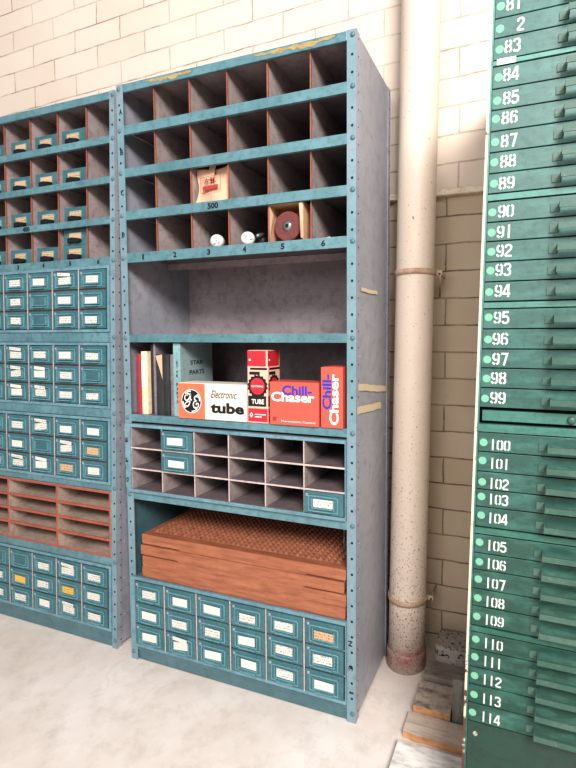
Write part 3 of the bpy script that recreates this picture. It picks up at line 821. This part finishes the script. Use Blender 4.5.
# tall red tube carton
x0, x1, y0, h = 0.5335, 0.6095, -0.004, 0.240; y1 = y0+0.082
root, O = carton('tube_carton', 'tall red carton with black cogwheel reading TUBE, left of the coral cartons', x0, x1, y0, y1, h, M['pink_print'])
mb = MB(M['red_print'], M['black'], M['white_ink'], M['pink_print']); w = x1-x0
for (o_, u_, w_) in (((x0, y0-0.0006, ZS), X, w), ((x1+0.0006, y0, ZS), Y, y1-y0)):
    o_ = Vector(o_); u = Vector(u_); off = Vector((0,-0.0003,0)) if u_ == X else Vector((0.0003,0,0))
    def R(a, b, c_, d, m, lift=0): mb.poly([o_+u*a+Vector((0,0,c_))+off*lift, o_+u*b+Vector((0,0,c_))+off*lift, o_+u*b+Vector((0,0,d))+off*lift, o_+u*a+Vector((0,0,d))+off*lift], m)
    R(0.001, w_-0.006, 0.188, h-0.001, M['red_print']); R(0.002, w_-0.001, 0.004, 0.048, M['red_print'])
    R(0.010, w_-0.002, 0.176, 0.183, M['black']); R(0.002, w_-0.006, 0.055, 0.090, M['black'])
    cx = o_+u*(w_/2)+Vector((0,0,0.122)); n = 64
    mb.poly([cx+off+u*(r_*math.cos(2*PI*i/n))+Vector((0,0,r_*math.sin(2*PI*i/n))) for i in range(n) for r_ in [0.0385 if (i//2)%2 else 0.035]], M['black'])
    mb.disc(cx+off*2, u, Z, 0.0275, M['red_print'], 32)
    mb.text('ELECTRONIC', cx+off*3-u*0.022+Vector((0,0,-0.003)), u, Z, 0.044, 0.006, M['white_ink'], 0.02)
    mb.text('TUBE', o_+off*2+u*(w_*0.20)+Vector((0,0,0.063)), u, Z, w_*0.62, 0.016, M['white_ink'], 0.02)
    R(0.006, 0.014, 0.206, 0.212, M['white_ink'], 2)
    R(w_*0.10, w_*0.62, 0.160, 0.170, M['black'], 1)
    mb.stroke([(0,0.007),(0.005,0),(0,-0.007),(-0.005,0)], o_+off*2+u*0.014+Vector((0,0,0.026)), u, Z, 0.003, M['white_ink'], True)
    R(w_*0.35, w_*0.9, 0.027, 0.030, M['white_ink'], 2); R(w_*0.35, w_*0.7, 0.019, 0.022, M['white_ink'], 2)
mb.build('printed_label', root, 0, O)

# the two coral cartons
x0, x1, y0, h = 0.6185, 0.7925, -0.008, 0.139
root, O = carton('parts_carton', 'wide coral carton with level Chill-Chaser lettering, beside the tall red carton', x0, x1, y0, y0+0.085, h, M['coral'])
q = y0-0.0006
mb = MB(M['blue_ink'], M['white_ink'], M['black'])
mb.text('Chill-', (x0+0.046, q-0.0003, ZS+0.098), X, Z, 0.105, 0.031, M['blue_ink'], 0.03)
mb.build('lettering', root, 0, O); mb = MB(M['white_ink'], M['black'])
mb.text('Chaser', (x0+0.006, q, ZS+0.076), X, Z, 0.154, 0.031, M['white_ink'], 0.028)
mb.text('Thermostatic Control', (x0+0.040, q, ZS+0.010), X, Z, 0.122, 0.006, M['white_ink'], 0.01)
mb.ring((x0+0.018, q, ZS+0.019), X, Z, 0.0045, 0.0065, M['black'], 16); mb.stroke([(-0.003,-0.003),(0.003,0.003)], (x0+0.018, q, ZS+0.019), X, Z, 0.0018, M['black'])
mb.build('lettering', root, 0, O)
x0, x1, y0, h = 0.7995, 0.8725, -0.006, 0.190
root, O = carton('parts_carton', 'upright coral carton with Chill-Chaser lettering turned sideways, against the right post', x0, x1, y0, y0+0.10, h, M['coral'])
q = y0-0.0006
mb = MB(M['blue_ink'], M['white_ink'])
mb.text('Chill-', (x0+0.036, q-0.0003, ZS+0.058), (0,0,1), (-1,0,0), 0.110, 0.031, M['blue_ink'], 0.03)
mb.build('lettering', root, 0, O); mb = MB(M['white_ink'])
mb.text('Chaser', (x0+0.060, q, ZS+0.010), (0,0,1), (-1,0,0), 0.160, 0.031, M['white_ink'], 0.028)
mb.build('lettering', root, 0, O)

# ------------------------------------------------------------------ things in the pigeonholes of the middle shelving
zf = MAIN_BINS[2][0]+0.0008
O = (0.375, 0.035, zf); root = thing('paper_packet', 'crumpled tan paper packet with red print, in the third pigeonhole above 500', 'packet', O)
def bagpt(u, v, ph):      # softly creased sheet
    return (0.314+0.126*u+0.006*math.sin(v*5)+0.006*(v-0.5), 0.032+0.005*math.sin(7*u+3*v+ph)+0.012*v, zf+0.007+0.118*v-0.006*math.sin(u*3.1))
mb = MB(M['bag'], M['kraft']); n = 10; P = []
for ph, dy in ((0, 0), (1.3, 0.03)):
    for j in range(n+1):
        for i in range(n+1):
            p = bagpt(i/n, j/n, ph); k = dy*(1-(2*i/n-1)**2)*(1-0.8*j/n); P.append((p[0], p[1]+k+ (0.004 if dy else 0), p[2]))
N = (n+1)**2; fs = []
for off in (0, N):
    for j in range(n):
        for i in range(n): a = off+j*(n+1)+i; fs.append((a, a+1, a+n+2, a+n+1))
for j in range(n):
    for i in (0, n): a = j*(n+1)+i; fs.append((a, a+n+1, N+a+n+1, N+a))
for i in range(n): fs.append((i, i+1, N+i+1, N+i)); a = n*(n+1)+i; fs.append((a, a+1, N+a+1, N+a))
mb.poly(P, M['bag'], fs); mb.build('packet', root, 0, O)
mb = MB(M['kraft'], M['bag'])
mb.poly([(0.366,0.030,zf+0.082),(0.388,0.030,zf+0.085),(0.392,0.044,zf+0.138),(0.362,0.044,zf+0.136)], M['bag'])
mb.build('folded_flap', root, 0, O)
mb = MB(M['red_ink'])
mb.text('A.M.', (0.352, 0.0255, zf+0.066), (1,0,0.05), Z, 0.050, 0.020, M['red_ink'], 0.02)
R0 = [(0.346,0.0255,zf+0.044),(0.408,0.0255,zf+0.049),(0.408,0.0255,zf+0.062),(0.346,0.0255,zf+0.058)]
mb.poly(R0)
mb.stroke([(-0.012,0.036),(0.068,0.042),(0.068,0.094),(-0.012,0.088)], (0.350,0.0257,zf), X, Z, 0.0016, None, True)
mb.build('printed_label', root, 0, O)

zf = MAIN_BINS[3][0]+0.0008
def cap(label, cx, seed):
    A = Vector((-0.42, 0.9, 0)).normalized(); U = Vector((A.y, -A.x, 0))
    O = (cx, 0.05, zf); root = thing('white_tube', label, 'tube', O, 'white tubes in the numbered pigeonholes')
    r = 0.0235
    mb = MB(M['white_cap']); mb.lathe([(0.0,0.07),(r*0.96,0.07),(r,0.004),(r*0.97,-0.004),(r*0.82,-0.010),(r*0.5,-0.013),(0.0,-0.014)], (cx, 0.034, zf+r), A, None, 24)
    mb.build('tube', root, 0, O)
    rr = random.Random(seed); mb = MB(M['black'])
    for k in range(7):
        a = rr.uniform(0, 6.28); d = rr.uniform(0.002, 0.014); o_ = Vector((cx, 0.034, zf+r+d*math.sin(a)))+U*(d*math.cos(a))-A*(0.0150-0.0010*(d/0.014)**2)
        mb.stroke([(0,0),(rr.uniform(-.004,.004),rr.uniform(-.004,.004)),(rr.uniform(-.006,.006),rr.uniform(-.003,.003))], o_, U, Z, 0.0016)
    mb.build('scribble', root, 0, O)
cap('white round-ended tube lying in the pigeonhole above number 3', 0.396, 1)
cap('white round-ended tube lying in the pigeonhole above number 4', 0.518, 2)
O = (0.558, 0.06, zf); root = thing('spark_plug', 'small dark metal plug beside the white tube above number 4', 'plug', O)
mb = MB(M['black'], M['steel']); mb.lathe([(0.0,0.07),(0.013,0.07),(0.014,0.02),(0.016,0.012),(0.016,-0.002),(0.008,-0.006),(0.0,-0.006)], (0.557, 0.05, zf+0.0162), (0.25,1,0), M['black'], 14); mb.build('body', root, 0, O)
mb = MB(M['steel']); mb.lathe([(0.0,0.03),(0.007,0.03),(0.007,0.004),(0.004,0.0),(0,0)], (0.560, 0.020, zf+0.026), (0.2,1,0.35), None, 12); mb.build('tip', root, 0, O)
# open carton holding an abrasive wheel
x0, x1, ya, hh = 0.6125, 0.7325, 0.0135, 0.120
O = ((x0+x1)/2, 0.07, zf); root = thing('open_carton', 'open brown cardboard carton around the grinding wheel, above number 5', 'box', O)
mb = MB(M['kraft'], M['bag']); y1 = ya+0.12
mb.box(x0, x0+0.002, ya, y1, zf, zf+hh); mb.box(x1-0.002, x1, ya, y1, zf, zf+hh); mb.box(x0+0.002, x1-0.002, ya, y1, zf, zf+0.002)
mb.box(x0+0.002, x1-0.002, ya, y1, zf+hh-0.002, zf+hh); mb.box(x0+0.002, x1-0.002, y1-0.002, y1, zf, zf+hh)
mb.build('carton', root, 0, O)
for sgn, xx in ((1, x0), (-1, x1)):
    mb = MB(M['bag']); e = (0.020 if sgn > 0 else 0.009)*sgn
    mb.poly([(xx,ya-0.001,zf+0.004),(xx+e*0.35,ya-0.012,zf+0.006),(xx+e,ya-0.012,zf+0.085 if sgn > 0 else zf+0.112),(xx,ya-0.001,zf+hh-0.002)])
    mb.build('side_flap', root, 0, O)
O = (0.667, 0.03, zf+0.0025); root = thing('grinding_wheel', 'red-brown grinding wheel with metal hub standing in the open carton', 'wheel', O)
cw = (0.672, 0.034, zf+0.0025+0.0475)
mb = MB(M['abrasive']); mb.lathe([(0.011,-0.012),(0.045,-0.012),(0.047,-0.010),(0.047,0.012),(0.011,0.012)], cw, Y, None, 40, False); mb.build('disc', root, 0, O)
mb = MB(M['steel'], M['hole']); mb.lathe([(0.0062,-0.016),(0.0145,-0.016),(0.016,-0.012)], cw, Y, M['steel'], 24); mb.disc((cw[0], cw[1]-0.0145, cw[2]), X, Z, 0.0075, M['hole'], 14)
for k in range(8):
    a = 2*PI*k/8; mb.disc((cw[0]+0.0135*math.cos(a), cw[1]-0.0163, cw[2]+0.0135*math.sin(a)), X, Z, 0.0012, M['hole'], 6)
mb.build('hub', root, 0, O)
mb = MB(M['white_ink']); rr = random.Random(4); P = []
base = [(0,0,0.0),(0.02,0.002,0.0),(0.022,0.014,0.002),(0.003,0.016,0.0),(0.005,0.004,0.006),(0.017,0.006,0.008),(0.016,0.012,0.007),(0.006,0.012,0.005)]
mb.poly([(0.798+x, 0.028+y, zf+0.0005+z) for x, y, z in base], None, [(0,1,2,3),(4,5,6,7),(0,1,5,4),(1,2,6,5),(2,3,7,6),(3,0,4,7)])
tag(mb.build('paper_scrap'), 'tiny crumpled white paper scrap in the pigeonhole above number 6', 'paper')

# ------------------------------------------------------------------ wall pipe
PX0, PY, PR, PS = 0.995, 0.345, 0.0685, 0.0155
O = (PX0, PY, 0.0); root = thing('drain_pipe', 'thick cream painted vertical pipe against the brick wall, flaking and grimy at its foot', 'pipe', O)
mb = MB(M['pipe']); n = 40
mb.lathe([(PR,0.0),(PR,1.2),(PR,2.4),(PR,3.6)], (PX0, PY, 0.0), Z, None, n); mb.build('pipe', root, PS, O)
mb = MB(M['pipe']); mb.lathe([(PR+0.006,0.0),(PR+0.006,0.055),(PR+0.004,0.062),(PR,0.066)], (PX0, PY, 0.0), Z, None, n); mb.build('pipe_foot', root, PS, O)
for zc in (1.462, 0.262):
    mb = MB(M['clamp']); xc = PX0
    mb.lathe([(PR,0.010),(PR+0.005,0.009),(PR+0.0065,0.0),(PR+0.005,-0.009),(PR,-0.010)], (xc, PY, zc), Z, None, n)
    mb.box(xc+PR+0.003, xc+PR+0.026, PY+0.012, PY+0.018, zc-0.009, zc+0.009)
    c_ = mb.build('clamp', root, PS, O)
    mb = MB(M['clamp']); mb.tube([(xc+PR+0.018, PY+0.012, zc-0.004), (xc+PR+0.018, PY+0.11, zc-0.004)], 0.004)
    if zc > 1: mb.tube([(xc+PR+0.020, PY+0.012, zc-0.008), (xc+PR+0.004, PY+0.11, zc-0.075)], 0.0035)
    mb.build('bracket_rod', c_, PS, O)

# ------------------------------------------------------------------ green numbered cabinet
SG, YG = 0.0215, -0.25
gx0, gx1, gtop, gdep = 1.2690, 1.80, 2.06, 0.60
O = ((gx0+gx1)/2, YG+gdep/2, 0.0)
root = thing('drawer_cabinet', 'tall green steel cabinet of shallow numbered drawers 81 to 114 with bar handles', 'cabinet', O)
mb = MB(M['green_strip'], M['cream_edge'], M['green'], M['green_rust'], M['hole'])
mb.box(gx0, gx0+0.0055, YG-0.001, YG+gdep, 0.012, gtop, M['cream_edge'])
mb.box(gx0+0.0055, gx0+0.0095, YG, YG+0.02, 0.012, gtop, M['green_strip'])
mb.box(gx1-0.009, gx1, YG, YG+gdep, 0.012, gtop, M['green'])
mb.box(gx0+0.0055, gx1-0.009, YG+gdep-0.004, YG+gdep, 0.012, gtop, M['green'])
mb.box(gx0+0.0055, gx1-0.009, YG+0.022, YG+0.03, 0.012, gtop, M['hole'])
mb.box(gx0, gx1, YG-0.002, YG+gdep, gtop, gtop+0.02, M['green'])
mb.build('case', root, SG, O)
GX0, GX1 = gx0+0.0100, gx1-0.010
mb = MB(M['green_rust']).box(GX0, GX1, YG+0.003, YG+0.02, 0.02, 0.314)
mb.lathe([(0.006,0),(0.005,0.002),(0,0.003)], (GX0+0.018, YG+0.003, 0.285), (0,-1,0), M['stone'], 12)
mb.build('kick_panel', root, SG, O)
mb = MB(M['green_rust']); 
for xx in (gx0+0.002, gx1-0.03):
    for yy in (YG+0.002, YG+gdep-0.03): mb.box(xx, xx+0.028, yy, yy+0.028, 0.0, 0.012)
mb.build('foot_plate', root, SG, O)
rows = [(80,2.052,1.966),(81,1.964,1.917),(82,1.917,1.876),(83,1.876,1.830),(84,1.817,1.770),(85,1.770,1.725),(86,1.725,1.680),(87,1.680,1.635),(88,1.635,1.590),(89,1.590,1.546),
        (90,1.529,1.484),(91,1.484,1.442),(92,1.442,1.397),(93,1.397,1.353),(94,1.353,1.309),(95,1.293,1.248),(96,1.248,1.203),(97,1.203,1.160),(98,1.160,1.115),(99,1.115,1.070),
        (100,1.013,0.968),(101,0.968,0.922),(102,0.922,0.880),(103,0.880,0.839),(104,0.839,0.792),(105,0.774,0.729),(106,0.729,0.689),(107,0.689,0.643),(108,0.643,0.601),(109,0.601,0.554),
        (110,0.538,0.495),(111,0.495,0.452),(112,0.452,0.409),(113,0.409,0.363),(114,0.363,0.317)]
DIG = {     # stencilled figures as ribbons in a 0.6 x 1 box, breaks left between the ribbons
 '0': [[(.24,.92),(.10,.80),(.10,.20),(.24,.08)], [(.38,.92),(.52,.80),(.52,.20),(.38,.08)]],
 '1': [[(.31,1.0),(.31,0.0)]],
 '2': [[(.09,.70),(.12,.86),(.26,.92),(.42,.90),(.52,.78),(.50,.62),(.10,.22),(.09,.09)], [(.09,.09),(.56,.09)]],
 '3': [[(.08,.76),(.14,.90),(.40,.92),(.52,.80),(.50,.62),(.38,.53),(.28,.53)], [(.38,.51),(.52,.40),(.52,.20),(.40,.08),(.14,.10),(.07,.24)]],
 '4': [[(.44,1.0),(.44,0.0)], [(.36,.94),(.07,.34),(.07,.27),(.60,.27)]],
 '5': [[(.54,.91),(.14,.91),(.12,.55),(.38,.60),(.52,.46),(.52,.20),(.38,.08),(.16,.09),(.07,.24)]],
 '6': [[(.26,.92),(.11,.78),(.10,.20),(.24,.08)], [(.38,.92),(.52,.82),(.53,.74)], [(.24,.56),(.40,.56),(.52,.45),(.52,.20),(.38,.08)]],
 '7': [[(.06,.91),(.54,.91),(.30,0.0)]],
 '8': [[(.25,.92),(.12,.83),(.12,.64),(.24,.53),(.10,.40),(.10,.18),(.25,.08)], [(.37,.92),(.50,.83),(.50,.64),(.38,.53),(.52,.40),(.52,.18),(.37,.08)]],
 '9': [[(.36,.08),(.51,.22),(.52,.80),(.38,.92)], [(.24,.08),(.10,.18),(.09,.26)], [(.38,.44),(.22,.44),(.10,.55),(.10,.80),(.24,.92)]],
}
def digits(s, x, z, h):
    mb = MB(M['number']); w = h*0.56; adv = h*0.60
    for ch in s:
        for k, st in enumerate(DIG[ch]):
            mb.stroke([(a*w/0.6, b*h) for a, b in st], (x, YG-0.0006-0.00015*k, z-h/2), X, Z, h*0.150)
        x += adv
    return mb
hx0, hx1 = 1.4085, 1.66
handle_src = None; dot_src = None
for (no, zt, zb) in rows:
    zc = (zt+zb)/2
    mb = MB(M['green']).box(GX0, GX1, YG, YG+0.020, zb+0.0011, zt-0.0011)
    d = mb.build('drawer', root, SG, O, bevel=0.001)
    if no == 80: continue
    rr = random.Random(no)
    # bar handle: two riveted tabs and a bar standing off the drawer face
    if handle_src is None:
        hb = MB(M['green_handle'])
        for a, b in ((hx0, hx0+0.018), (hx1-0.018, hx1)): hb.box(a, b, -0.0025, 0.0, -0.0085, 0.0085)
        hb.box(hx0+0.016, hx0+0.0185, -0.026, 0.0, -0.0085, 0.0085); hb.box(hx1-0.0185, hx1-0.016, -0.026, 0.0, -0.0085, 0.0085)
        hb.box(hx0+0.016, hx1-0.016, -0.0285, -0.026, -0.0065, 0.0062)
        hb.box(hx0+0.016, hx1-0.016, -0.026, -0.0235, 0.0045, 0.0062)
        hd = handle_src = hb.build('handle', d, SG, (0,0,0))
    else:
        hd = handle_src.copy(); COL.objects.link(hd); hd.parent = d
    hz = zc - 0.003
    hd.location = (SG*hz-O[0], YG-O[1], hz)
    zz = zc+rr.uniform(-.003,.003)
    if dot_src is None: dt = dot_src = MB(M['dot']).disc((0,0,0), X, Z, 0.0088, None, 24).build('round_sticker', d, 0.0)
    else: dt = dot_src.copy(); COL.objects.link(dt); dt.parent = d
    dt.location = (1.2905+SG*zz-O[0]+rr.uniform(-.0012,.0012), YG-0.0006-O[1], zz+rr.uniform(-.002,.002))
    s_ = str(no); h = 0.029 if no < 100 else 0.0255
    tx = 1.3010+rr.uniform(-.001,.001)
    if no == 82: s_ = '2'; tx = 1.3010+0.0235
    if no >= 100: tx = 1.3035+0.004*(no-100)/14
    digits(s_, tx, zz+(0.001 if no < 100 else -0.003), h).build('stencilled_number', d, SG, O)
for (zt, zb) in ((1.828,1.819),(1.544,1.531),(1.307,1.2945),(0.790,0.776),(0.552,0.540)):
    MB(M['green_strip']).box(GX0, GX1, YG-0.001, YG+0.020, zb, zt).build('divider_strip', root, SG, O)
mb = MB(M['green_strip'], M['hole']); mb.box(GX0+0.006, GX1, YG+0.001, YG+0.02, 1.040, 1.0635); mb.build('lock_rail', root, SG, O)
mb = MB(M['green_handle']); mb.lathe([(0.0085,0.0),(0.0085,0.004),(0.006,0.0065),(0.0,0.007)], (hx0+0.062, YG+0.001, 1.0505), (0,-1,0), None, 18)
mb.build('lock_knob', root, SG, O)
mb = MB(M['green_strip']).box(GX0-0.004, GX1, YG-0.002, YG+0.02, 1.0145, 1.032); mb.build('divider_strip', root, SG, O)
MB(M['white_ink']).poly([(GX0+0.008,YG-0.0016,1.8185),(GX0+0.047,YG-0.0016,1.8185),(GX0+0.047,YG-0.0016,1.831),(GX0+0.008,YG-0.0016,1.831)]).build('paper_label', root, SG, O)

# ------------------------------------------------------------------ boards and block between pipe and green cabinet
def board(name, label, cat, x0, x1, y0, y1, z0, z1, m, front=None, rot=0.0, bev=0.003, seed=1):
    cx, cy = (x0+x1)/2, (y0+y1)/2; rr = random.Random(seed); n = 12
    hx, hy = (x1-x0)/2, (y1-y0)/2
    up = [(-hx+2*hx*k/n, -hy+rr.uniform(-1,1)*0.0022) for k in range(n+1)]      # ragged sawn front
    pts = up + [(hx, hy), (-hx, hy)]
    mb = MB(m, front or m); k = len(pts); h = z1-z0
    a = [(p[0], p[1], 0) for p in pts]; c = [(p[0], p[1], h) for p in pts]
    mb.poly(a+c, m, [tuple(range(k-1,-1,-1)), tuple(range(k,2*k))] + [(i,(i+1)%k,k+(i+1)%k,k+i) for i in range(n, k)])
    mb.poly(a+c, front or m, [(i,i+1,k+i+1,k+i) for i in range(n)])
    bm_ = mb.build(name, bevel=0.0)
    bm_.location = (cx, cy, z0); bm_.rotation_euler = (0, 0, math.radians(rot))
    return tag(bm_, label, cat)
board('wooden_board', 'whitewashed board lying on the floor, nearest of the loose boards', 'board', 1.062, 1.258, -0.34, -0.036, 0.0, 0.024, M['plank_white'], seed=1)
board('wooden_board', 'pale pine board with a raw orange front edge, behind the whitewashed board', 'board', 1.067, 1.260, 0.000, 0.086, 0.0, 0.023, M['plank'], M['plank_edge'], seed=2)
board('wooden_board', 'thicker mould-spotted board between the pale pine board and the darker grey board', 'board', 1.080, 1.198, 0.090, 0.212, 0.0, 0.043, M['plank_spot'], M['plank_edge'], seed=3)
board('wooden_board', 'darker grey board in front of the concrete block', 'board', 1.086, 1.262, 0.224, 0.306, 0.0, 0.058, M['plank_dark'], seed=4)
board('wooden_board', 'short grey-green board standing upright beside the mould-spotted board', 'board', 1.203, 1.262, 0.100, 0.120, 0.0, 0.155, M['plank_green'], seed=5)
mb = MB(M['stone']); pts = []
for (cx_, cy_, a0) in ((1.246,0.330,-90),(1.246,0.410,0),(1.130,0.410,90),(1.130,0.330,180)):
    for k in range(6): a = math.radians(a0+18*k); pts.append((cx_+0.022*math.cos(a), cy_+0.020*math.sin(a)))
mb.prism(pts, ((0,0,0), X, Y, Z), 0.112)
tag(mb.build('concrete_block', bevel=0.012), 'spatter-marked concrete block with rounded corners against the brick wall', 'block')

# ------------------------------------------------------------------ light, camera
w = bpy.data.worlds.new('soft_daylight'); scene.world = w; w.use_nodes = True
bg = w.node_tree.nodes['Background']; bg.inputs[0].default_value = (0.93, 0.96, 1.0, 1); bg.inputs[1].default_value = 0.24
def area(name, loc, target, sx, sy, power, col):
    l = bpy.data.lights.new(name, 'AREA'); l.shape = 'RECTANGLE'; l.size = sx; l.size_y = sy; l.energy = power; l.color = col
    o = bpy.data.objects.new(name, l); link(o); o.location = loc
    o.rotation_euler = (Vector(target)-Vector(loc)).to_track_quat('-Z', 'Y').to_euler(); return o
area('skylight', (3.4, -4.0, 4.0), (0.5, 0.1, 0.9), 2.1, 1.6, 400, (1.0, 0.965, 0.93))
area('fill_light', (0.6, -3.8, 2.4), (0.3, 0.2, 1.0), 2.4, 2.0, 48, (1.0, 0.97, 0.95))  # added soft fill from the front, stands for no known opening

cam = bpy.data.cameras.new('camera'); co = bpy.data.objects.new('camera', cam); link(co); scene.camera = co
cam.sensor_fit = 'HORIZONTAL'; cam.sensor_width = 36.0; cam.lens = 478.997/576*36.0
cam.shift_x = -60.0228/576; cam.shift_y = -15.9562/576; cam.clip_start = 0.05
co.location = (1.39796, -1.37433, 1.22441)
yaw, pit = math.radians(-20.3617616), math.radians(-3.41725)
co.rotation_euler = (PI/2+pit, 0, -yaw)
scene.view_settings.view_transform = 'Standard'
scene.view_settings.look = 'Medium High Contrast'
scene.view_settings.exposure = 0.13
